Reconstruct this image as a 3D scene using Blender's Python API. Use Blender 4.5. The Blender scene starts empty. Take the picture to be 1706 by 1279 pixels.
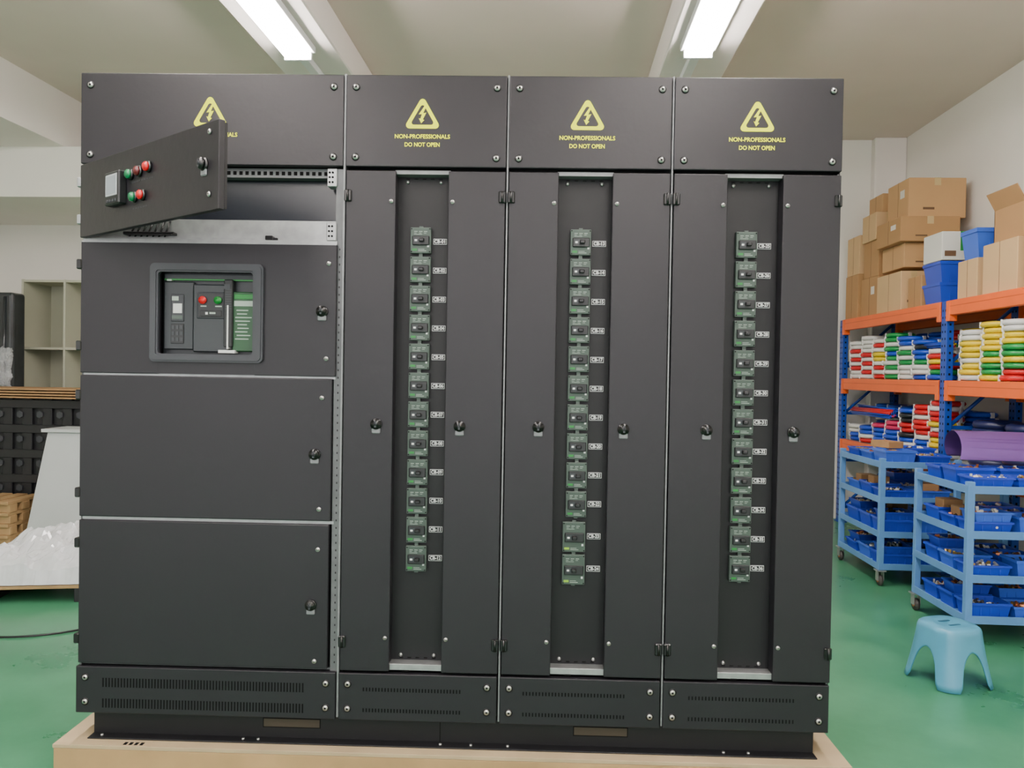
import bpy, bmesh, math, random
from mathutils import Matrix, Vector
random.seed(7)
scene=bpy.context.scene
def lin(c):
    return tuple(((v/255)/12.92 if v/255<=0.04045 else ((v/255+0.055)/1.055)**2.4) for v in c)
MATS={}
def mat(name,rgb,rough=.5,metal=0,var=0.0,scale=8,bump=0,emit=0,coat=0,alpha=1,spec=.5,trans=0):
    if name in MATS: return MATS[name]
    m=bpy.data.materials.new(name); m.use_nodes=True
    nt=m.node_tree; b=nt.nodes['Principled BSDF']
    c=lin(rgb)
    b.inputs['Base Color'].default_value=(*c,1)
    b.inputs['Roughness'].default_value=rough
    b.inputs['Metallic'].default_value=metal
    b.inputs['Specular IOR Level'].default_value=spec
    b.inputs['Coat Weight'].default_value=coat
    if trans: b.inputs['Transmission Weight'].default_value=trans
    if alpha<1: b.inputs['Alpha'].default_value=alpha
    if emit:
        b.inputs['Emission Color'].default_value=(*c,1); b.inputs['Emission Strength'].default_value=emit
    if var or bump:
        tc=nt.nodes.new('ShaderNodeTexCoord'); n=nt.nodes.new('ShaderNodeTexNoise')
        n.inputs['Scale'].default_value=scale; n.inputs['Detail'].default_value=6
        nt.links.new(tc.outputs['Object'],n.inputs['Vector'])
        if var:
            r=nt.nodes.new('ShaderNodeValToRGB')
            r.color_ramp.elements[0].position=.3; r.color_ramp.elements[1].position=.7
            r.color_ramp.elements[0].color=(*[v*(1-var) for v in c],1)
            r.color_ramp.elements[1].color=(*[min(1,v*(1+var)) for v in c],1)
            nt.links.new(n.outputs['Fac'],r.inputs['Fac']); nt.links.new(r.outputs['Color'],b.inputs['Base Color'])
        if bump:
            n2=nt.nodes.new('ShaderNodeTexNoise'); n2.inputs['Scale'].default_value=scale*12
            nt.links.new(tc.outputs['Object'],n2.inputs['Vector'])
            bp=nt.nodes.new('ShaderNodeBump'); bp.inputs['Strength'].default_value=bump; bp.inputs['Distance'].default_value=.002
            nt.links.new(n2.outputs['Fac'],bp.inputs['Height']); nt.links.new(bp.outputs['Normal'],b.inputs['Normal'])
    MATS[name]=m; return m

I4=Matrix.Identity(4)
class B:
    def __init__(s,name): s.name=name; s.bm=bmesh.new(); s.mats=[]
    def mi(s,m):
        if m not in s.mats: s.mats.append(m)
        return s.mats.index(m)
    def merge(s,t,m,M=None,smooth=False):
        i=s.mi(m)
        for f in t.faces: f.material_index=i; f.smooth=smooth
        if M is not None: t.transform(M)
        me=bpy.data.meshes.new('t'); t.to_mesh(me); t.free()
        s.bm.from_mesh(me); bpy.data.meshes.remove(me)
    def box(s,x0,x1,y0,y1,z0,z1,m,bev=0,M=None,seg=1):
        t=bmesh.new(); bmesh.ops.create_cube(t,size=1)
        t.transform(Matrix.Translation(((x0+x1)/2,(y0+y1)/2,(z0+z1)/2))@Matrix.Diagonal((abs(x1-x0),abs(y1-y0),abs(z1-z0),1)))
        if bev: bmesh.ops.bevel(t,geom=t.edges[:],offset=bev,segments=seg,affect='EDGES',profile=.5)
        s.merge(t,m,M)
    def cyl(s,c,r,h,m,axis='Z',seg=20,r2=None,M=None,smooth=True,bev=0):
        t=bmesh.new(); bmesh.ops.create_cone(t,cap_ends=True,segments=seg,radius1=r,radius2=r if r2 is None else r2,depth=h)
        if bev:
            es=[e for e in t.edges if len(e.link_faces)==2 and any(len(f.verts)>4 for f in e.link_faces)]
            bmesh.ops.bevel(t,geom=es,offset=bev,segments=2,affect='EDGES')
        R=I4
        if axis=='Y': R=Matrix.Rotation(math.pi/2,4,'X')
        if axis=='X': R=Matrix.Rotation(math.pi/2,4,'Y')
        t.transform(Matrix.Translation(c)@R)
        s.merge(t,m,M,smooth=False if seg<9 else smooth)
    def rod(s,a,b,r,m,seg=10,M=None):
        a=Vector(a);b=Vector(b);d=b-a
        t=bmesh.new(); bmesh.ops.create_cone(t,cap_ends=True,segments=seg,radius1=r,radius2=r,depth=d.length)
        t.transform(Matrix.Translation((a+b)/2)@d.to_track_quat('Z','Y').to_matrix().to_4x4())
        s.merge(t,m,M,smooth=True)
    def torus(s,c,R,r,m,axis='Z',n=24,k=8,M=None,sq=1):
        t=bmesh.new(); vs=[]
        for i in range(n):
            a=2*math.pi*i/n; row=[]
            for j in range(k):
                b=2*math.pi*j/k
                row.append(t.verts.new(((R+r*math.cos(b))*math.cos(a),(R+r*math.cos(b))*math.sin(a),r*sq*math.sin(b))))
            vs.append(row)
        for i in range(n):
            for j in range(k):
                t.faces.new((vs[i][j],vs[(i+1)%n][j],vs[(i+1)%n][(j+1)%k],vs[i][(j+1)%k]))
        Rm=Matrix.Rotation(math.pi/2,4,'X') if axis=='Y' else (Matrix.Rotation(math.pi/2,4,'Y') if axis=='X' else I4)
        t.transform(Matrix.Translation(c)@Rm); s.merge(t,m,M,smooth=True)
    def prism(s,loops,y,th,m,M=None):
        t=bmesh.new()
        if len(loops)==1:
            f=[t.verts.new((x,y,z)) for x,z in loops[0]]
            fc=t.faces.new(f)
        else:
            o=[t.verts.new((x,y,z)) for x,z in loops[0]]; i=[t.verts.new((x,y,z)) for x,z in loops[1]]
            n=len(o)
            for k in range(n): t.faces.new((o[k],o[(k+1)%n],i[(k+1)%n],i[k]))
        r=bmesh.ops.extrude_face_region(t,geom=t.faces[:])
        bmesh.ops.translate(t,verts=[v for v in r['geom'] if isinstance(v,bmesh.types.BMVert)],vec=(0,-th,0))
        bmesh.ops.recalc_face_normals(t,faces=t.faces[:])
        s.merge(t,m,M)
    def text(s,txt,c,size,m,width=None,M=None,ext=.0002,bold=0):
        cu=bpy.data.curves.new('t','FONT'); cu.body=txt; cu.align_x='CENTER'; cu.align_y='CENTER'; cu.size=size; cu.extrude=ext; cu.offset=bold; cu.resolution_u=3
        o=bpy.data.objects.new('t',cu); scene.collection.objects.link(o)
        dg=bpy.context.evaluated_depsgraph_get(); me=bpy.data.meshes.new_from_object(o.evaluated_get(dg))
        xs=[v.co.x for v in me.vertices]; w=max(xs)-min(xs)
        t=bmesh.new(); t.from_mesh(me)
        k=1 if width is None else width/w
        t.transform(Matrix.Translation(c)@Matrix.Rotation(math.pi/2,4,'X')@Matrix.Diagonal((k,1,1,1)))
        bpy.data.objects.remove(o); bpy.data.curves.remove(cu); bpy.data.meshes.remove(me)
        s.merge(t,m,M)
    def done(s,parent=None,loc=None,rotz=0):
        me=bpy.data.meshes.new(s.name); s.bm.to_mesh(me); s.bm.free()
        for m in s.mats: me.materials.append(m)
        o=bpy.data.objects.new(s.name,me); scene.collection.objects.link(o)
        if parent: o.parent=parent
        if loc: o.location=loc
        o.rotation_euler=(0,0,rotz)
        return o
def empty(name,loc=(0,0,0),rotz=0):
    o=bpy.data.objects.new(name,None); o.location=loc; o.rotation_euler=(0,0,rotz); scene.collection.objects.link(o); o.empty_display_size=.1; return o

# ---------- materials
blk=mat('powder_coat_black',(28,26,31),.40,0,.06,3,.25,spec=.38)
blk2=mat('powder_coat_inner',(19,19,22),.5,0,.06,5,.1,spec=.35)
void=mat('slot_black',(6,6,7),.8,spec=.2)
knob=mat('knob_black',(11,11,13),.3)
galv=mat('galvanised_steel',(160,162,163),.42,.7,.12,30)
galv_shade=mat('galvanised_shaded',(98,100,102),.5,.5,.12,30)  # same galvanised steel, shade of the recessed strips put into a darker colour
seam=mat('seam_steel',(128,130,132),.5,.5,.12,30)
screwm=mat('screw_zinc',(190,190,188),.3,.8)
yel=mat('warning_yellow',(232,238,0),.6,spec=.2)
white=mat('label_white',(210,212,211),.5)
bezel=mat('bezel_grey',(50,52,58),.5)
tong=mat('latch_tongue',(120,122,126),.4)
brk=mat('breaker_case',(74,86,80),.5)
brk2=mat('breaker_dark',(20,23,25),.45)
brkl=mat('breaker_print',(160,174,164),.5)
grn=mat('green_plastic',(12,118,42),.4)
grnd=mat('green_panel',(30,74,42),.45)
redb=mat('button_red',(200,10,22),.35)
redd=mat('button_dark_red',(90,14,20),.35)
greenb=mat('button_green',(6,118,70),.35)
screen=mat('meter_screen',(165,170,175),.25)

# ---------- room
wallm=mat('wall_paint',(234,230,222),.8,0,.02,2,.1)
ceilm=mat('ceiling_paint',(220,206,195),.85,0,.03,1.5,.1)
beamm=mat('beam_paint',(234,227,221),.85,0,.02,2)
def floor_mat():
    m=bpy.data.materials.new('green_epoxy_floor'); m.use_nodes=True; nt=m.node_tree; b=nt.nodes['Principled BSDF']
    tc=nt.nodes.new('ShaderNodeTexCoord')
    n=nt.nodes.new('ShaderNodeTexNoise'); n.inputs['Scale'].default_value=1.6; n.inputs['Detail'].default_value=8; n.inputs['Roughness'].default_value=.65
    nt.links.new(tc.outputs['Object'],n.inputs['Vector'])
    r=nt.nodes.new('ShaderNodeValToRGB'); r.color_ramp.elements[0].position=.35; r.color_ramp.elements[1].position=.68
    r.color_ramp.elements[0].color=(*lin((50,114,80)),1); r.color_ramp.elements[1].color=(*lin((76,140,104)),1)
    nt.links.new(n.outputs['Fac'],r.inputs['Fac'])
    n2=nt.nodes.new('ShaderNodeTexNoise'); n2.inputs['Scale'].default_value=14; n2.inputs['Detail'].default_value=10; n2.inputs['Roughness'].default_value=.8
    nt.links.new(tc.outputs['Object'],n2.inputs['Vector'])
    r2=nt.nodes.new('ShaderNodeValToRGB'); r2.color_ramp.elements[0].position=.62; r2.color_ramp.elements[1].position=.72
    nt.links.new(n2.outputs['Fac'],r2.inputs['Fac'])
    mx=nt.nodes.new('ShaderNodeMixRGB'); mx.inputs['Color2'].default_value=(*lin((110,155,128)),1)
    ml=nt.nodes.new('ShaderNodeMath'); ml.operation='MULTIPLY'; ml.inputs[1].default_value=.5
    nt.links.new(r2.outputs['Color'],ml.inputs[0]); nt.links.new(ml.outputs[0],mx.inputs['Fac'])
    nt.links.new(r.outputs['Color'],mx.inputs['Color1']); nt.links.new(mx.outputs['Color'],b.inputs['Base Color'])
    rr=nt.nodes.new('ShaderNodeMapRange'); rr.inputs['To Min'].default_value=.16; rr.inputs['To Max'].default_value=.45
    nt.links.new(n.outputs['Fac'],rr.inputs['Value']); nt.links.new(rr.outputs['Result'],b.inputs['Roughness'])
    return m
XL,XR,YF,YB,ZC=-5.9,3.35,-4.5,7.7,3.70
def single(name,args,m,**k):
    b=B(name); b.box(*args,m,**k); return b.done()
single('floor',(XL-.1,XR+.1,YF,YB+.1,-.1,0),floor_mat())
single('ceiling',(XL-.1,XR+.1,YF,YB+.1,ZC,ZC+.1),ceilm)
single('wall_back',(XL-.1,XR+.1,YB,YB+.1,0,ZC),wallm)
single('wall_left',(XL-.1,XL,YF,YB,0,ZC),wallm)
single('wall_right',(XR,XR+.1,YF,YB,0,ZC),wallm)
b=B('trim_1'); b.box(XL,-4.22,YF,YB,3.25,ZC,beamm); b.box(XL,-3.6,6.4,YB,2.82,3.25,wallm); b.done()
b=B('trim_2'); b.box(-1.95,-1.46,YF,YB,3.47,ZC,beamm,bev=.01); b.done()
b=B('trim_3'); b.box(.69,1.14,YF,YB,3.47,ZC,beamm,bev=.01); b.done()
b=B('trim_4'); b.box(3.05,3.35,7.60,YB,0,ZC,beamm,bev=.01); b.done()
lampb=mat('lamp_body',(225,228,228),.4)
tube=mat('lamp_tube',(255,245,240),.4,emit=88)
def lamp(x,y0,y1):
    b=B('ceiling_light')
    b.box(x-.11,x+.11,y0,y1,3.425,3.468,lampb,bev=.004)
    for dx in (-.06,0,.06):
        b.cyl((x+dx,(y0+y1)/2,3.40),.023,y1-y0-.06,tube,axis='Y',seg=14)
    for yy in (y0+.015,y1-.015): b.box(x-.09,x+.09,yy-.012,yy+.012,3.375,3.425,lampb,bev=.003)
    b.done()
for x in (-1.69,.87):
    for y0,y1 in ((3.62,4.94),(1.9,3.2),(.2,1.5),(-1.6,-.3),(-3.6,-2.3)): lamp(x,y0,y1)
    b=B('cable_trunking'); b.box(x-.03,x+.03,4.95,7.65,3.42,3.468,lampb,bev=.003); b.done()

# ---------- switchgear cabinet (own frame: x right, y into room, z up)
TH=.0303
CX,CY=-1.5483,2.4272
cab=empty('switchgear_cabinet',(CX,CY,0),TH)
W=2.4536
secs=[(0,.860),(.866,1.386),(1.392,1.913),(1.919,W)]
b=B('carcass')
b.box(.006,.855,.06,.85,.24,1.79,blk2)
b.box(.006,.855,.06,.85,2.036,2.325,blk2)
b.box(.006,.855,.30,.85,1.79,2.036,blk2)
b.box(.868,W-.006,.055,.85,.24,2.325,blk2)
b.box(0,.004,.022,.85,.24,2.33,blk); b.box(W-.004,W,.022,.85,.24,2.33,blk)
b.box(.004,W-.004,.02,.85,2.326,2.332,blk)
b.done(cab)
b=B('frame_posts')
for x0,x1 in ((.858,.8655),(1.386,1.392),(1.913,1.919)):
    b.box(x0,x1,.006,.06,.245,2.334,seam,bev=.001)
b.box(.834,.858,.014,.06,.245,2.03,galv_shade)
for i in range(58):
    z=.42+i*.0245
    if z<1.78: b.box(.846,.850,.0132,.0145,z,z+.006,blk2)
b.box(.006,.84,.012,.06,1.349,1.358,galv); b.box(.006,.84,.012,.06,.876,.886,galv)
b.box(.006,.84,.010,.06,1.786,1.797,galv); b.box(.006,.84,.02,.06,.396,.403,galv_shade)
b.box(.004,.010,.012,.06,.245,2.03,galv_shade)
b.box(W-.012,W-.006,.012,.06,.245,2.03,galv_shade)
for a,c in ((1.025,1.205),(1.55,1.731),(2.087,2.273)):
    b.box(a,c,.012,.055,.403,.423,galv,bev=.001)
    b.box(a,c,.016,.055,2.016,2.030,seam,bev=.001)
    b.box(a+.05,a+.07,.0110,.0125,.399,.404,void)
    for k in range(5): b.box(a+.03+k*.027,a+.042+k*.027,.0535,.0556,.428,.431,void); b.box(a+.03+k*.027,a+.042+k*.027,.0535,.0556,2.009,2.012,void)
b.done(cab)

def screw(b,x,z,y=-.001,r=.0072,M=None):
    b.cyl((x,y-.0015,z),r,.005,screwm,axis='Y',seg=14,bev=.001,M=M)
    b.box(x-.004,x+.004,y-.0046,y-.0038,z-.0008,z+.0008,void,M=M)
def dimple_screw(b,x,z):
    b.cyl((x,-.0006,z),.0125,.002,blk2,axis='Y',seg=18)
    b.cyl((x,-.0026,z),.0085,.004,screwm,axis='Y',seg=16,bev=.001)
    b.cyl((x,-.0048,z),.0035,.001,void,axis='Y',seg=8)
b=B('top_panels')
for i,(a,c) in enumerate(secs):
    b.box(a,c-.002,0,.022,2.036,2.33,blk,bev=.003,seg=2)
    for x in (a+.032,c-.034):
        for z in (2.066,2.290): dimple_screw(b,x,z)
b.done(cab)
b=B('vent_panels')
for i,(a,c) in enumerate(secs):
    b.box(a-.002 if i==0 else a,c-.004,0,.022,.240,.394,blk,bev=.003,seg=2)
    for x in (a+.03,c-.036):
        for z in (.278,.358): dimple_screw(b,x,z)
    if i==0:
        n=66
        for zc in (.342,.274):
            for k in range(n):
                x=.087+k*(.67/n); b.box(x,x+.0048,-.0006,.002,zc-.015,zc+.015,void)
    else:
        x0,x1=((.946,1.27),(1.466,1.801),(2.0,2.344))[i-1]; n=32
        for zc in (.342,.274):
            for k in range(n):
                x=x0+k*((x1-x0)/n); b.box(x,x+.0045,-.0006,.002,zc-.006,zc+.006,void)
b.done(cab)
b=B('warning_signs')
def tri(cx,zb,w,h):
    pts=[(-w/2,0),(w/2,0),(0,h)]
    out=[]; r=.011
    for i in range(3):
        p=Vector(pts[i]); pr=(Vector(pts[i-1])-p).normalized(); nx=(Vector(pts[(i+1)%3])-p).normalized()
        bis=(pr+nx).normalized(); half=pr.angle(nx)/2
        cc=p+bis*(r/math.sin(half))
        base=math.atan2(-bis.y,-bis.x); sp=math.pi/2-half
        for k in range(5):
            a=base-sp+2*sp*k/4
            out.append((cx+cc.x+r*math.cos(a),zb+cc.y+r*math.sin(a)))
    return out
def sign(cx,zb=2.159):
    w,h=.122,.106
    o=tri(cx,zb,w,h)
    ic=(cx,zb+w*h/(w+2*math.hypot(w/2,h)))
    k=.66
    inn=[(ic[0]+(x-ic[0])*k,ic[1]+(z-ic[1])*k) for x,z in tri(cx,zb,w,h)]
    b.prism([o,inn],.0002,.0012,yel)
    bolt=[(.006,.036),(-.012,.006),(-.002,.007),(-.007,-.010),(-.012,-.008),(-.004,-.026),(.006,-.014),(.001,-.012),(.012,.012),(.002,.010),(.010,.030)]
    b.prism([[(cx+x*1.0,zb+.040+z*.9) for x,z in bolt]],.0002,.0012,yel)
    b.text('NON-PROFESSIONALS',(cx,-.0006,2.133),.0185,yel,width=.178,bold=.0004)
    b.text('DO NOT OPEN',(cx,-.0006,2.107),.0185,yel,width=.113,bold=.0004)
for cx in (.424,1.113,1.642,2.181): sign(cx)
b.done(cab)

def latch(b,x,z,M=None):
    b.cyl((x,-.004,z),.019,.008,knob,axis='Y',seg=24,M=M,bev=.002)
    b.box(x-.014,x+.014,-.007,0,z-.030,z-.006,tong,bev=.003,M=M)
    b.cyl((x,-.013,z+.002),.0155,.014,knob,axis='Y',seg=24,M=M,bev=.003)
    b.box(x-.003,x+.003,-.0215,-.019,z-.009,z+.012,bezel,M=M)
    b.cyl((x,-.0205,z+.002),.006,.002,bezel,axis='Y',seg=12,M=M)
b=B('incomer_doors')
def door(x0,x1,z0,z1):
    b.box(x0,x1,0,.020,z0,z1,blk,bev=.0035,seg=2)
    b.box(x0+.001,x1-.001,.020,.034,z0+.004,z1-.004,blk2)
ax0,ax1,az0,az1=.262,.576,1.420,1.690
X0,X1,Z0,Z1=.004,.842,1.357,1.785
b.box(X0,ax0,0,.02,Z0,Z1,blk,bev=.002); b.box(ax1,X1,0,.02,Z0,Z1,blk,bev=.002)
b.box(ax0-.004,ax1+.004,.0002,.02,az1,Z1-.0008,blk); b.box(ax0-.004,ax1+.004,.0002,.02,Z0+.0008,az0,blk)
b.box(X0+.001,X1-.001,-.0004,.019,Z1-.003,Z1-.0005,galv)  # highlight along the door's top edge, put in as a bright strip
door(.004,.832,.887,1.350); door(.004,.828,.404,.876)
latch(b,.797,1.567); latch(b,.779,1.104); latch(b,.7725,.613)
for x,z in ((.817,1.722),(.812,1.415),(.800,1.288),(.795,.926),(.793,.795),(.786,.430)): screw(b,x,z)
for z in (1.975,1.855,1.71,1.445,1.285,.965,.80,.485):
    b.box(-.010,.008,-.004,.022,z-.016,z+.016,knob if z<1.8 else galv,bev=.003)
b.done(cab)
b=B('main_circuit_breaker')
def rr(x0,x1,z0,z1,r,n=6):
    out=[]
    for cx,cz,a0 in ((x1-r,z1-r,0),(x0+r,z1-r,90),(x0+r,z0+r,180),(x1-r,z0+r,270)):
        for k in range(n+1):
            a=math.radians(a0+90*k/n); out.append((cx+r*math.cos(a),cz+r*math.sin(a)))
    return out
b.prism([rr(.237,.607,1.397,1.716,.016),rr(.264,.574,1.423,1.688,.010)],.001,.012,bezel)
b.prism([rr(.243,.601,1.403,1.710,.014),rr(.258,.580,1.417,1.694,.010)],-.0105,.004,bezel)
def px(u): return (u-132)*.001936
def pz(v): return 1.716-(v-437)*.001945
acb=mat('acb_case',(38,43,47),.4); acb2=mat('acb_face',(23,26,28),.4)
b.box(ax0,ax1,.035,.05,az0,az1,acb)
def bx(u0,u1,v0,v1,y,m,bev=.0): b.box(px(u0),px(u1),y,.036,pz(v1),pz(v0),m,bev=bev)
bx(271,427,453,461,.024,bezel,.001); bx(271,427,461,463.5,.0225,grn)
bx(271,322,466,580,.020,acb,.003)
bx(322,382,470,584,.014,acb,.004); bx(329,377,483,528,.011,bezel,.003); bx(331,375,485,526,.010,acb2,.002)
bx(376,391,462,575,.006,brk2,.003)
for k in range(9): bx(379,389,478+k*4,479.5+k*4,.0055,bezel)
bx(382,384.5,505,578,.004,white)
bx(389,426,482,582,.016,grnd,.003); bx(392,424,486,494,.0150,grn,.001); bx(392,424,497,506,.0150,brkl)
for k in range(9): bx(394+random.randint(0,6),414+random.randint(0,8),512+k*6,513.8+k*6,.0152,brkl)
bx(284,306,487,533,.016,bezel,.002); bx(288,303,503,519,.0148,white); bx(286,297,491,498,.0148,brkl)
bx(286,304,523,529,.0148,brk)
bx(284,306,537,570,.017,acb2,.001)
for r in range(3):
    for c in range(3): bx(286+c*7,290.5+c*7,540+r*10,546+r*10,.0155,bezel)
b.cyl((px(340),.006,pz(497)),.0125,.010,redb,axis='Y',bev=.002); b.cyl((px(366),.006,pz(497)),.0125,.010,grn,axis='Y',bev=.002)
bx(336,346,506,508,.0095,brkl); bx(361,372,506,508,.0095,brkl)
bx(336,372,514,524,.0075,brk2,.001); bx(345,349,517,521,.0065,white); bx(352,362,517,520,.0065,brkl)
bx(368,396,580,585,.004,white)
bx(276,284,462,465,.019,brkl); bx(377,387,470,478,.0045,bezel)
b.done(cab)
b=B('instrument_compartment')
navy=mat('busbar_cover',(30,34,42),.25)
b.box(.02,.834,.070,.085,1.872,2.005,navy,bev=.002)
b.box(.01,.834,.03,.12,2.004,2.034,galv_shade)
for k in range(40):
    x=.03+k*.02; b.box(x,x+.011,.0290,.031,2.012,2.024,void)
b.box(.02,.834,.045,.060,1.797,1.868,galv,bev=.001)
b.box(.02,.834,.030,.046,1.797,1.806,galv)
b.box(.806,.838,.006,.05,1.797,1.856,galv,bev=.002); b.box(.806,.838,.006,.05,1.972,2.03,galv,bev=.002)
for z in (1.812,1.828,1.844,1.986,2.002,2.017):
    for x in (.814,.824): b.cyl((x,.0055,z),.0035,.002,void,axis='Y',seg=10)
b.box(.60,.625,.02,.045,1.800,1.814,knob,bev=.002); b.box(.615,.640,.025,.045,1.797,1.808,knob,bev=.002)
b.box(.13,.30,.02,.045,1.812,1.822,knob,bev=.002)
for i in range(7): b.rod((.14+i*.02,.035,1.80),(.17+i*.018,.04,1.86),.003,knob)
b.done(cab)
MO=Matrix.Translation((.002,0,0))@Matrix.Rotation(-math.radians(36.4),4,'Z')@Matrix.Diagonal((.979,1,1,1))
b=B('instrument_door')
b.box(0,.826,-.002,.018,1.795,2.030,blk,bev=.003,seg=2,M=MO)
b.box(.004,.822,.018,.026,1.800,2.025,blk2,M=MO)
b.box(.226,.320,-.026,0,1.866,1.966,brk2,bev=.004,M=MO)
b.box(.237,.309,-.0275,-.02,1.892,1.957,screen,bev=.001,M=MO)
b.box(.243,.303,-.0282,-.02,1.898,1.951,mat('lcd',(140,148,155),.2),M=MO)
for k in range(4): b.box(.240+k*.018,.252+k*.018,-.0282,-.02,1.873,1.882,bezel,bev=.001,M=MO)
for x,z,m in ((.351,1.950,greenb),(.404,1.952,redd),(.459,1.957,redb),(.375,1.880,greenb),(.425,1.880,redb)):
    b.cyl((x,-.006,z),.0165,.008,knob,axis='Y',M=MO,bev=.001)
    b.cyl((x,-.013,z),.0135,.014,m,axis='Y',M=MO,bev=.003)
for k in range(9): b.box(.35+k*.015,.361+k*.015,-.0025,0,1.924,1.928,bezel,M=MO)
for k in range(6): b.box(.36+k*.015,.371+k*.015,-.0025,0,1.846,1.850,bezel,M=MO)
latch(b,.758,1.919,M=MO); screw(b,.785,2.002,y=-.003,M=MO); screw(b,.785,1.838,y=-.003,M=MO)
b.done(cab)
b=B('feeder_doors')
rec=((1.030,1.200),(1.554,1.727),(2.092,2.268))
for (a,c),(r0,r1) in zip(secs[1:],rec):
    for x0,x1 in ((a+.003,r0),(r1,c-.003)):
        b.box(x0,x1,0,.020,.402,2.024,blk,bev=.0025,seg=2)
    b.box(r0-.012,r0-.001,.018,.052,.404,2.022,blk); b.box(r1+.001,r1+.012,.018,.052,.404,2.022,blk)
    for x in (r0-.014,r1+.014):
        for z in (1.925,.512): screw(b,x,z,r=.0065)
    latch(b,r0-.052,1.206); latch(b,r1+.048,1.204)
    for x in (a+.010,c-.012):
        for z in (1.942,.497):
            b.box(x-.012,x+.012,-.007,.02,z-.019,z+.019,knob,bev=.003)
            b.cyl((x,-.008,z),.004,.036,knob,axis='Z',seg=10)
b.done(cab)
b=B('circuit_breakers')
bface=mat('breaker_face',(54,70,62),.5)
def breaker(x0,w,zc,h,white_top=False):
    x1=x0+w; z0,z1=zc-h/2,zc+h/2
    b.box(x0,x1,.034,.055,z0,z1,brk,bev=.0015)
    b.box(x0+.003,x1-.003,.0330,.036,z0+.003,z1-.003,bface)
    b.box(x0+.007,x1-.005,.026,.04,zc-.016,zc+.014,brk2,bev=.002)
    b.box(x0+.012,x0+.03,.0255,.03,zc-.010,zc+.008,acb,bev=.001)
    b.box(x0+.030,x0+.046,.014,.03,zc-.006,zc+.005,knob,bev=.002)
    b.box(x0+.015,x0+.023,.0250,.03,zc-.004,zc+.002,white)
    for k,xx in enumerate((.012,.028,.044)):
        b.box(x0+xx,x0+xx+.011,.0325,.034,z1-.014,z1-.0125,brkl); b.box(x0+xx,x0+xx+.008,.0325,.034,z1-.019,z1-.018,brkl)
    b.box(x0+.012,x0+.038,.0325,.034,z1-.0235,z1-.0225,brkl)
    b.box(x1-.012,x1-.006,.0325,.034,z0+.020,z0+.027,white)
    b.box(x0+.006,x0+.022,.0325,.034,z0+.008,z0+.015,grn if not white_top else mat('lime',(130,175,30),.5))
    b.box(x0+.026,x0+.052,.0325,.034,z0+.007,z0+.0085,brkl); b.box(x0+.026,x0+.046,.0325,.034,z0+.012,z0+.0132,brkl)
    for xx in (x0+.004,x1-.004):
        for zz in (z0+.005,z1-.005): b.cyl((xx,.0335,zz),.0022,.003,void,axis='Y',seg=8)
    b.box(x0+w/2-.006,x0+w/2+.006,.040,.052,z1-.001,z1+.005,brk); b.box(x0+w/2-.006,x0+w/2+.006,.040,.052,z0-.005,z0+.001,brk)
def label(n,x0,zc):
    w=.044;h=.0185
    b.box(x0,x0+w,.0515,.056,zc-h/2,zc+h/2,white)
    b.box(x0+.0015,x0+w-.0015,.0508,.052,zc-h/2+.0015,zc+h/2-.0015,knob)
    b.text(f'CB-{n:02d}',(x0+w/2,.0503,zc),.0155,white,width=.036,bold=.0005)
for k in range(12):
    zc=1.807-.0948*k
    breaker(1.0745,.067,zc,.084); label(k+1,1.1475,zc-.001)
    if k<10: breaker(1.5965,.067,zc,.084)
    else: breaker(1.588,.074,1.807-.0948*9-.107*(k-9),.098,True)
    label(k+13,1.669,zc-.001 if k<10 else 1.807-.0948*9-.107*(k-9))
    z4=1.806-.0956*k
    breaker(2.1320,.067,z4,.084); label(k+25,2.2045,z4-.001)
b.done(cab)
b=B('recess_screws')
for r0,r1 in rec:
    for x in (r0+.03,r1-.03):
        b.cyl((x,.052,2.000),.006,.006,screwm,axis='Y',seg=10); b.cyl((x,.052,.440),.006,.006,screwm,axis='Y',seg=10)
b.done(cab)
b=B('plinth')
b.box(.040,W-.038,.035,.80,.158,.240,blk2,bev=.002)
b.box(.040,W-.038,-.004,.80,.156,.160,blk2,bev=.001)
wood=mat('plywood',(170,150,118),.7,0,.10,6)
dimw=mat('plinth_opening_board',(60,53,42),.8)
for x0,x1 in ((.611,.797),(1.637,1.81)):
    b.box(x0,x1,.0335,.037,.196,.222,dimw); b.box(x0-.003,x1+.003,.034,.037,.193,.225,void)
b.box(1.195,1.198,.0335,.037,.160,.238,void)
for x in (.08,.55,.60,1.20,1.30,1.42,2.12,2.20): b.cyl((x,.014,.162),.005,.006,screwm,seg=10)
b.done(cab)

# ---------- shipping pallet under the cabinet
pal=B('shipping_pallet')
card=mat('cardboard',(166,128,86),.8,0,.06,4)
timber=mat('pine_board',(166,134,92),.7,0,.15,5)
pal.box(-.05,2.51,-.045,1.0,.143,.1555,wood,bev=.001)
pal.box(-.047,2.507,-.0445,-.02,.03,.1425,timber,bev=.002)
for i in range(9):
    y0=-.019+i*.114; pal.box(-.045,2.505,y0,y0+.1,.121,.143,timber,bev=.002)
for x in (-.045,.55,1.2,1.85,2.405): pal.box(x,x+.1,-.018,.99,.022,.121,timber,bev=.002)
for y in (-.018,.45,.89): pal.box(-.045,2.505,y,y+.1,0,.022,timber,bev=.002)
for k in range(4): pal.box(.175+.018*k,.186+.018*k,-.036,-.018,.1554,.1558,void)
pal.done(None,(CX,CY,0),TH)

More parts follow.
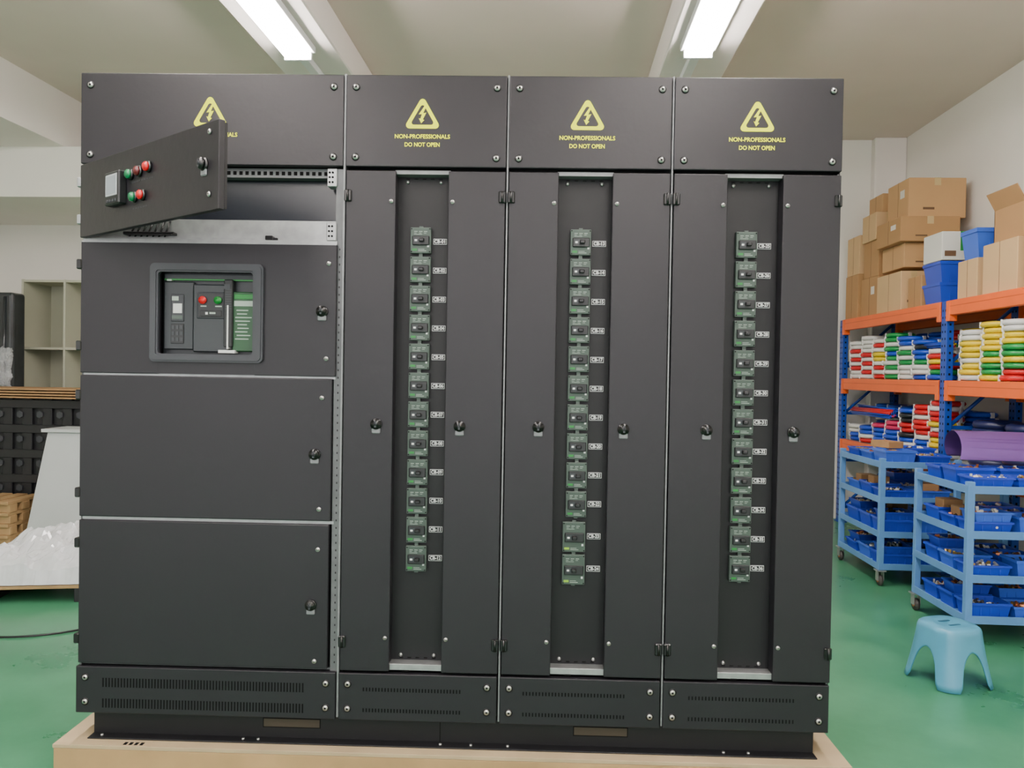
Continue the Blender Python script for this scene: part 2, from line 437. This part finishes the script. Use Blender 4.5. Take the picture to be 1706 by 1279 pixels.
# ---------- storage rack
RS=(0,.2,0)
rblue=mat('rack_blue',(8,62,156),.4); ror=mat('rack_orange',(236,98,24),.45,0,.05,4); deck=mat('rack_deck',(160,162,158),.6)
b=B('storage_rack')
RX0,RX1=2.75,3.28
def post(x,y,zt=1.932):
    b.box(x-.0,x+.05,y-.04,y+.04,0,zt,rblue,bev=.003)
    b.box(x-.01,x+.07,y-.06,y+.06,0,.008,rblue)
    for k in range(int(zt/.05)-1):
        z=.06+k*.05
        for dy in (-.018,.018): b.box(x-.0006,x+.002,y+dy-.006,y+dy+.006,z,z+.016,void)
        b.box(x+.018,x+.032,y-.0406,y-.038,z,z+.016,void)
for y in (3.35,5.40,7.34):
    post(RX0,y); post(RX1-.05,y)
    for i in range(4):
        za=.15+i*.45; b.rod((RX0+.05,y,za),(RX1-.05,y,min(za+.4,1.91)),.013,rblue); b.box(RX0+.05,RX1-.05,y-.012,y+.012,za-.02,za+.005,rblue)
for y0,y1 in ((3.39,5.36),(5.44,7.30)):
    for z0,z1 in ((1.830,1.933),(1.272,1.375),(.70,.80)):
        for x in (RX0-.006,RX1-.044):
            b.box(x,x+.045,y0,y1,z0,z1,ror,bev=.004)
            b.box(x-.001,x+.046,y0,y1,z0+.06,z0+.064,mat('groove_orange',(190,70,20),.5))
            for yy in (y0,y1-.05): b.box(x-.004,x+.05,yy,yy+.05,z0-.04,z1-.002,ror,bev=.002)
        b.box(RX0+.03,RX1-.03,y0,y1,z1-.012,z1-.001,deck)
b.done(None,RS)
tape=mat('packing_tape',(190,164,116),.35); print_=mat('carton_print',(100,74,52),.8)
cards=[mat('cardboard_a',(186,146,100),.8,0,.05,3),mat('cardboard_b',(170,130,86),.8,0,.05,3),mat('cardboard_c',(200,166,122),.8,0,.05,3)]
clab=mat('carton_label',(210,207,197),.7)
def carton(x0,x1,y0,y1,z0,z1,m=None,opened=False,rz=0,name='cardboard_box'):
    m=m or random.choice(cards); b=B(name)
    cx,cy=(x0+x1)/2,(y0+y1)/2; hx,hy,h=(x1-x0)/2,(y1-y0)/2,z1-z0
    if opened:
        t=.006
        b.box(-hx,hx,-hy,hy,0,t,m); b.box(-hx,-hx+t,-hy,hy,0,h,m); b.box(hx-t,hx,-hy,hy,0,h,m); b.box(-hx,hx,-hy,-hy+t,0,h,m); b.box(-hx,hx,hy-t,hy,0,h,m)
        b.box(-hx,-hx+t,-hy,hy,0,hy*.7,m,M=Matrix.Translation((0,0,h))@Matrix.Translation((-hx,0,0))@Matrix.Rotation(-.5,4,'Y')@Matrix.Translation((hx,0,0)))
        b.box(-hx,hx,-hy,-hy+t,0,hy*.6,m,M=Matrix.Translation((0,0,h))@Matrix.Translation((0,-hy,0))@Matrix.Rotation(.45,4,'X')@Matrix.Translation((0,hy,0)))
    else:
        b.box(-hx,hx,-hy,hy,0,h,m,bev=.004)
        b.box(-.025,.025,-hy-.0006,hy+.0006,h-.06,h+.0006,tape)
        b.box(-hx-.0006,-hx+.001,-.002,.002,.005,h,print_)
        b.box(-hx*.5,-hx*.1,-hy-.0007,-hy+.001,h*.2,h*.26,print_)
        if random.random()<.4: b.box(hx*.3,hx*.6,-hy-.0007,-hy+.001,h*.2,h*.45,clab)
        if random.random()<.3: b.box(-hx-.0007,-hx+.001,-hy*.6,-hy*.2,h*.55,h*.75,clab)
    return b.done(None,(cx,cy+RS[1],z0-.0215),rz)
Z=1.956
for a in ((2.78,3.02,7.04,7.34,Z,2.36),(2.79,3.0,7.06,7.34,2.361,2.72),
          (2.80,3.03,6.66,7.02,Z,2.30),(3.04,3.26,6.66,7.02,Z,2.36),(2.81,3.03,6.68,7.0,2.301,2.62),(2.79,3.02,6.70,7.0,2.621,2.86),(2.84,3.06,6.70,6.98,2.861,3.02),
          (2.77,2.97,6.14,6.60,Z,2.27),(2.98,3.26,6.14,6.60,Z,2.30),(2.80,3.16,6.16,6.58,2.302,2.50),(2.74,3.20,6.10,6.56,2.501,2.70),(2.82,3.27,6.16,6.54,2.701,3.02),
          (2.80,3.04,5.86,6.08,Z,2.20),
          (2.80,3.20,5.08,5.33,Z,2.22),(2.79,3.24,4.62,5.0,Z,2.28),(2.82,3.22,4.20,4.58,Z,2.30)):
    carton(*a,rz=random.uniform(-.012,.012))
carton(2.84,3.22,4.64,4.97,2.282,2.50,opened=True)
carton(2.84,3.22,4.24,4.56,2.302,2.52,opened=True)
cg=mat('carton_white',(212,212,204),.6); b=B('green_topped_carton')
b.box(2.80,3.14,5.56,5.84,2.272,2.48,cg,bev=.004); b.box(2.93,3.1412,5.5588,5.8412,2.34,2.4812,mat('carton_green',(10,128,46),.6))
b.box(2.82,2.90,5.5585,5.56,2.30,2.34,print_); b.done(None,(0,.2,-.0215))
bb=mat('bin_blue',(34,66,186),.38,0,.05,5); bb2=mat('bin_blue_light',(58,100,204),.4)
def bin_(b,cx,cy,z,sx,sy,h,m,rz=0,fill=None,tilt=0):
    M=Matrix.Translation((cx,cy,z))@Matrix.Rotation(rz,4,'Z')@Matrix.Rotation(tilt,4,'X')
    hx,hy=sx/2,sy/2; k=.88; t=.004
    T=bmesh.new()
    def ring(hx,hy,z): return [T.verts.new(p) for p in ((-hx,-hy,z),(hx,-hy,z),(hx,hy,z),(-hx,hy,z))]
    r=[ring(hx*k,hy*k,0),ring(hx,hy,h*.86),ring(hx+.006,hy+.006,h*.86),ring(hx+.006,hy+.006,h),ring(hx-t,hy-t,h),ring(hx*k-t,hy*k-t,.006)]
    T.faces.new(r[0][::-1])
    for a,c in zip(r[:-1],r[1:]):
        for i in range(4): T.faces.new((a[i],a[(i+1)%4],c[(i+1)%4],c[i]))
    T.faces.new(r[-1])
    bmesh.ops.recalc_face_normals(T,faces=T.faces[:])
    b.merge(T,m,M)
    for s in (-1,1):
        for q in (-.5,0,.5): b.box(hx*q-.003,hx*q+.003,s*hy*.93-.004,s*hy*.93+.004,.004,h*.86,m,M=M)
    if fill:
        for i in range(int(60*sx*sy/.04)):
            x=random.uniform(-hx*.75,hx*.75); y=random.uniform(-hy*.75,hy*.75); zz=random.uniform(h*.4,h*.9)
            f=random.choice(fill)
            if random.random()<.5: b.cyl((0,0,0),random.uniform(.005,.009),random.uniform(.01,.05),f,seg=8,M=M@Matrix.Translation((x,y,zz))@Matrix.Rotation(random.uniform(0,3),4,'X')@Matrix.Rotation(random.uniform(0,3),4,'Z'))
            else: b.box(-.012,.012,-.008,.008,-.006,.006,f,M=M@Matrix.Translation((x,y,zz))@Matrix.Rotation(random.uniform(0,3),4,'X')@Matrix.Rotation(random.uniform(0,3),4,'Z'))
b=B('stacked_plastic_crates')
for z in (Z,Z+.155): bin_(b,2.95,5.70,z,.30,.26,.155,bb)
b.done(None,(0,.2,-.0215))
b=B('plastic_crate'); bin_(b,2.98,5.21,2.222,.34,.2,.2,bb2); b.done(None,(0,.2,-.0215))

# coils of wire
cols={'w':(215,215,212),'r':(196,18,28),'g':(12,134,64),'b':(20,68,184),'y':(224,196,14),'k':(22,24,32),'p':(200,36,88),'n':(14,22,68)}
cm={k:mat('wire_'+k,v,.4) for k,v in cols.items()}
def stack(b,x,y,z,seq,R=.115,r=.024):
    for i,cch in enumerate(seq):
        dx,dy=random.uniform(-.012,.012),random.uniform(-.012,.012)
        b.torus((x+dx,y+dy,z+r*.8+i*r*1.6),R-r,r,cm[cch],sq=.8)
        b.torus((x+dx,y+dy,z+r*.8+i*r*1.6),R-r*1.6,r*.9,cm[cch],sq=.8,n=16,k=6)
        for a in (.4,2.5,4.2):
            a+=random.uniform(-.3,.3)
            b.box(-.014,.014,-.006,.006,-r*.82,r*.82,cm['w'],M=Matrix.Translation((x+dx,y+dy,z+r*.8+i*r*1.6))@Matrix.Rotation(a,4,'Z')@Matrix.Translation((0,-R+.004,0)))
def bundle(b,x,y,z,ch,n=9,L=.4,rad=.05):
    for i in range(n):
        a=random.uniform(0,6.28); q=random.uniform(0,rad)
        p=(x+q*math.cos(a),y-L/2,z+.01+abs(q*math.sin(a))); e=(x+q*math.cos(a+.5),y+L/2,z+.01+abs(q*math.sin(a+.5)))
        b.rod(p,e,.007,cm[ch],seg=6)
b=B('wire_coils_upper')
z=1.377
for y,seq in ((7.15,'wwrwrwrww'),(6.90,'wrwrwrwwww'),(6.65,'rwrwyywrw'),(6.40,'gwgwgbgwgg'),(6.15,'wwwgwgwbb'),(5.90,'bwwgbbkb'),(5.66,'bgryrw')):
    stack(b,2.885,y,z,seq)
    stack(b,3.13,y+.02,z,random.choice(('yrwwgwgwrg','bbyywwrrbb','yygyywwggy','rrwwggwwrr')))
for i,ch in enumerate('brgbyb'): bundle(b,2.84+.025*(i%3),5.66,z+.232+.012*(i//3),ch,5,.34,.03)
b.done(None,RS)
b=B('wire_coils_near')
for y,seq in ((5.20,'wyywyyyww'),(4.95,'yggygyyyyy'),(4.70,'rrgyggyyww'),(4.45,'yyryryggy'),(4.2,'rrryyggyy')):
    stack(b,2.89,y,z,seq); stack(b,3.14,y,z,random.choice(('yywwyygyy','gwyyrrwyy','rryyggyyw')))
b.done(None,RS)
b=B('wire_coils_lower')
z=.802
for y,seq in ((5.60,'wwyyrwyrrwr'),(5.85,'kbbwrrrwrr'),(6.10,'bwbkrrkkb'),(6.36,'bbbbpp'),(6.62,'wbbbp'),(6.9,'rwbb'),(7.14,'bbww')):
    stack(b,2.885,y,z,seq); stack(b,3.13,y,z,'bbkkbwbbb')
for i,ch in enumerate('bpbrbb'): bundle(b,2.80+.03*(i%3),6.75,z+.24+.01*i,ch,6,.8,.04)
b.done(None,RS)
b=B('cable_drum_coils')
for (x,y,R,c) in ((2.98,5.12,.17,'n'),(2.98,4.72,.18,'n'),(3.02,4.3,.17,'b')):
    for k in range(6): b.torus((x,y,z+.03+k*.05),R-.03-.004*k,.03,cm[c])
b.done(None,RS)
dk=mat('dark_case',(36,38,42),.5)
b=B('tool_case'); b.box(2.82,3.2,6.82,7.15,.003,.45,dk,bev=.02); b.box(2.815,2.83,6.9,7.05,.36,.39,knob,bev=.004); b.done()
b=B('plastic_crate'); bin_(b,3.0,6.2,.003,.36,.5,.28,bb,fill=[dk,card]); b.done()

# ---------- trolleys
tb=mat('trolley_blue',(88,136,190),.45,0,.06,6)
parts=[mat('part_brass',(190,160,90),.35,.7),mat('part_zinc',(200,200,200),.35,.7),mat('part_black',(40,40,44),.5),mat('part_white',(225,222,210),.5),mat('part_copper',(180,110,70),.35,.7)]
levels=(.12,.335,.565,.80)
def trolley(x0,x1,y0,y1,top=False):
    e=empty('workshop_trolley',((x0+x1)/2,(y0+y1)/2,0))
    hx,hy=(x1-x0)/2,(y1-y0)/2
    b=B('frame')
    for sx in (-1,1):
        for sy in (-1,1):
            x=sx*(hx-.016); y=sy*(hy-.016)
            b.box(x-.018,x+.018,y-.018,y+.018,.105,.85,tb,bev=.003)
            b.box(x-.03,x+.03,y-.03,y+.03,.098,.106,galv)
            for s in (-1,1): b.box(x-.018*s-.002,x-.018*s+.002,y-.02,y+.02,.035,.1,galv)
            b.cyl((x,y,.036),.036,.024,mat('caster_rubber',(60,58,56),.6),axis='X',seg=20,bev=.004)
            b.cyl((x,y,.036),.014,.030,mat('caster_hub',(200,110,50),.4),axis='X',seg=12)
    for z in levels:
        b.box(-hx,hx,-hy,hy,z-.004,z,tb)
        for s in (-1,1):
            b.box(-hx,hx,s*hy-.0025,s*hy+.0025,z-.012,z+.03,tb,bev=.001); b.box(s*hx-.0025,s*hx+.0025,-hy,hy,z-.012,z+.03,tb,bev=.001)
    b.done(e)
    b=B('parts_bins')
    for li,z in enumerate(levels):
        nx,ny=2,3
        for i in range(nx):
            for j in range(ny):
                cx=-hx+.03+(i+.5)*(2*hx-.06)/nx; cy=-hy+.03+(j+.5)*(2*hy-.06)/ny
                h=random.choice((.07,.085,.10))
                bin_(b,cx+random.uniform(-.004,.004),cy,z,(2*hx-.06)/nx-.03,(2*hy-.06)/ny-.03,h,random.choice((bb,bb2,bb)),random.uniform(-.03,.03),fill=random.sample(parts,2))
                if random.random()<.4 and li<3:
                    bin_(b,cx+.01,cy,z+h-.02,(2*hx-.06)/nx-.045,(2*hy-.06)/ny-.045,.07,random.choice((bb,bb2)),random.uniform(-.1,.1),fill=random.sample(parts,2))
                elif li<3 and random.random()<.3:
                    b.box(cx-.06,cx+.05,cy-.05,cy+.05,z+h-.03,z+h+.04,random.choice((cg,card)),bev=.003)
    if top: b.box(-.17,-.05,-.12,.06,.90,.945,card,bev=.002,M=Matrix.Rotation(.3,4,'Z'))
    b.done(e)
    return e
trolley(2.17,2.70,4.12,4.72)
trolley(2.18,2.70,5.22,5.95,True)
b=B('purple_foam_sheet')
T=bmesh.new(); pur=mat('purple_foam',(146,104,184),.55)
prev=None; n=26
for i in range(n+1):
    a=-.9+i*.18; R=.075+.0012*i
    ring=[T.verts.new((x,R*math.cos(a)*1.3,R*math.sin(a))) for x in (-.22,.22)]
    if prev: T.faces.new((prev[0],prev[1],ring[1],ring[0]))
    prev=ring
r=bmesh.ops.solidify(T,geom=T.faces[:],thickness=.006)
b.merge(T,pur,Matrix.Rotation(-.10,4,'Z'),smooth=True)
b.done(None,(2.50,4.50,1.0))

# ---------- stool
b=B('plastic_stool')
T=bmesh.new(); N=96; K=9
def sup(th,r):
    c,s=math.cos(th),math.sin(th); n=3.0
    q=(abs(c)**n+abs(s)**n)**(-1/n); return (r*q*c,r*q*s)
H=.262; rings=[]
for i in range(N):
    th=2*math.pi*i/N
    d=((th-math.pi/4)%(math.pi/2)); d=min(d,math.pi/2-d)
    arch=math.pi/4-d
    zb=0
    if arch<.46: zb=.165*math.sqrt(max(0,1-(arch/.46)**2))**.8
    col=[]
    for k in range(K+1):
        z=(H-.022)+(zb-(H-.022))*k/K
        t=1-z/H
        col.append(T.verts.new((*sup(th,.114+.030*t+.016*t*t),z)))
    rings.append(col)
for i in range(N):
    for k in range(K): T.faces.new((rings[i][k],rings[i][k+1],rings[(i+1)%N][k+1],rings[(i+1)%N][k]))
prev=[c[0] for c in rings]
for (rr_,z) in ((.112,H-.008),(.102,H),(.06,H),(.035,H-.001)):
    cur=[T.verts.new((*sup(2*math.pi*i/N,rr_),z)) for i in range(N)]
    for i in range(N): T.faces.new((prev[i],prev[(i+1)%N],cur[(i+1)%N],cur[i]))
    prev=cur
low=[T.verts.new((v.co.x*.6,v.co.y*.6,H-.004)) for v in prev]
for i in range(N): T.faces.new((prev[i],prev[(i+1)%N],low[(i+1)%N],low[i]))
T.faces.new(low)
bmesh.ops.recalc_face_normals(T,faces=T.faces[:])
bmesh.ops.solidify(T,geom=T.faces[:],thickness=.005)
b.merge(T,mat('stool_plastic',(76,146,176),.35,0,.04,6),smooth=True)
for s in (-1,1): b.box(-.03,.03,s*.03-.006,s*.03+.006,H-.001,H+.0012,mat('stool_slot',(35,85,110),.5),bev=.0005)
b.done(None,(1.835,3.62,.003),.35)

# ---------- left background
cupm=mat('cupboard_enamel',(186,186,166),.5,0,.04,3)
b=B('storage_cupboard')
x0,x1,y0,y1,zt=-5.03,-4.13,7.0,7.42,2.18
b.box(x0,x0+.02,y0,y1,0,zt,cupm); b.box(x1-.02,x1,y0,y1,0,zt,cupm); b.box(x0,x1,y1-.02,y1,0,zt,cupm)
for z in (.05,.5,.98,1.52,2.155): b.box(x0,x1,y0+.005,y1,z,z+.022,cupm)
b.box(x0,x0+.40,y0-.001,y0+.02,0,.98,cupm)
b.box(-4.62,-4.60,y0,y1,0,zt,cupm)
b.done()
b=B('plastic_pallet_stack')
pk=mat('pallet_black',(24,24,28),.5)
for i in range(4):
    y=6.08+i*.11; x0,x1=-5.0,-3.75
    b.box(x0,x1,y,y+.02,.0,1.10,pk)
    for k in range(8):
        xx=x0+k*(x1-x0-.08)/7; b.box(xx,xx+.08,y-.03,y+.06,0,1.10,pk,bev=.004)
    for k in range(6):
        zz=k*.204; b.box(x0,x1,y-.034,y-.0,zz,zz+.07,pk,bev=.004)
for k in range(7):
    for j in range(5):
        b.cyl((-4.85+k*.168,6.042,.17+j*.2),.03,.01,bezel,axis='Y',seg=6)
b.done()
b=B('cardboard_sheets')
for i in range(4):
    M=Matrix.Translation((-4.3,6.26,1.104+i*.022))@Matrix.Rotation(.03*i-.05,4,'Z')
    b.box(-.65,.6,-.26,.22,0,.012,card if i%2 else cards[1],M=M)
b.done()
b=B('sheet_metal_enclosure')
gm=mat('enclosure_grey',(190,194,194),.45,0,.03,4)
T=bmesh.new()
pts=[(-4.0,5.60,0),(-3.3,5.60,0),(-3.3,5.98,0),(-4.0,5.98,0),(-3.88,5.70,.86),(-3.3,5.70,.86),(-3.3,5.98,.86),(-3.88,5.98,.86)]
v=[T.verts.new(p) for p in pts]
for f in ((3,2,1,0),(4,5,6,7),(0,1,5,4),(1,2,6,5),(2,3,7,6),(3,0,4,7)): T.faces.new([v[i] for i in f])
bmesh.ops.recalc_face_normals(T,faces=T.faces[:]); bmesh.ops.bevel(T,geom=T.edges[:],offset=.004,segments=1,affect='EDGES')
b.merge(T,gm); b.box(-3.92,-3.28,5.68,6.0,.86,.885,gm,bev=.003)
b.done()
b=B('small_timber_pallets')
for i in range(4):
    z=.001+i*.085
    for k in range(3): b.box(-4.55,-4.08,5.57+k*.14,5.65+k*.14,z,z+.06,timber,bev=.002)
    for k in range(4): b.box(-4.55+k*.125,-4.46+k*.125,5.55,5.95,z+.06,z+.084,timber,bev=.002)
b.done()
def crumple(name,cx,cy,z,sx,sy,h,m,seed,rz=0,n=46,parent=None):
    from mathutils import noise
    T=bmesh.new(); g=[]
    for i in range(n):
        row=[]
        for j in range(n):
            u=i/(n-1)*2-1; w=j/(n-1)*2-1
            e=max(0,1-max(abs(u),abs(w))**4)
            nn=noise.fractal(Vector((u*2.4+seed,w*2.4,seed)),.8,2.2,5)
            rd=abs(noise.noise(Vector((u*5+seed,w*5,3))))
            row.append(T.verts.new((u*sx/2+.03*nn,w*sy/2+.03*rd,max(.0,h*e**.4*(.62+.35*nn+.3*rd)))))
        g.append(row)
    for i in range(n-1):
        for j in range(n-1): T.faces.new((g[i][j],g[i+1][j],g[i+1][j+1],g[i][j+1]))
    b=B(name); b.merge(T,m,smooth=False); return b.done(parent,(cx,cy,z),rz)
film=mat('plastic_film',(205,207,209),.22,0,.10,10,coat=.4)
crumple('plastic_film_pile',-2.85,4.72,.105,1.3,.85,.30,film,3.3,.2,n=60)
b=B('timber_skid')
for k in range(6): b.box(-.6,.6,-.42+k*.145,-.31+k*.145,.08,.10,timber,bev=.002)
for x in (-.55,0,.45): b.box(x,x+.1,-.42,.42,.001,.08,pk,bev=.002)
b.done(None,(-2.85,4.72,0),.2)
shr=empty('shrouded_machine')
b=B('machine_body')
sh=mat('shroud_dark',(40,44,48),.3,0,.3,9,coat=.3)
b.box(-5.40,-4.84,6.62,6.80,1.0,2.02,sh,bev=.03,seg=3)
b.box(-5.42,-4.84,6.62,6.82,.0,1.0,dk,bev=.01)
for k in range(7):
    b.rod((-5.36+k*.075,6.62,1.98),(-5.35+k*.072,6.61,1.02),.014,sh)
b.done(shr)
o=crumple('film_drape',-4.92,6.60,1.34,.18,.36,.05,mat('film_grey',(165,168,170),.25,0,.2,12),9.1,parent=shr); o.rotation_euler=(math.pi/2,0,0)
cu=bpy.data.curves.new('floor_cable','CURVE'); cu.dimensions='3D'; cu.bevel_depth=.005; cu.bevel_resolution=3
sp=cu.splines.new('BEZIER'); P=[(-3.6,3.85),(-2.9,3.70),(-2.6,3.74),(-2.3,3.95),(-1.9,4.1)]
sp.bezier_points.add(len(P)-1)
for q,(x,y) in zip(sp.bezier_points,P): q.co=(x,y,.006); q.handle_left_type=q.handle_right_type='AUTO'
cu.materials.append(knob)
o=bpy.data.objects.new('floor_cable',cu); scene.collection.objects.link(o)

# ---------- world + camera
w=bpy.data.worlds.new('World'); scene.world=w; w.use_nodes=True
w.node_tree.nodes['Background'].inputs['Color'].default_value=(1,.98,.99,1)
w.node_tree.nodes['Background'].inputs['Strength'].default_value=3.0
cd=bpy.data.cameras.new('camera'); cd.sensor_width=36; cd.lens=36*1280/1706; cd.clip_start=.05
co=bpy.data.objects.new('camera',cd); scene.collection.objects.link(co)
M=Matrix.Rotation(.0239+TH,4,'Z')@Matrix.Rotation(math.pi/2-.01555,4,'X')@Matrix.Rotation(.01697,4,'Z')
co.matrix_world=Matrix.Translation((0,0,1.38225))@M
scene.camera=co
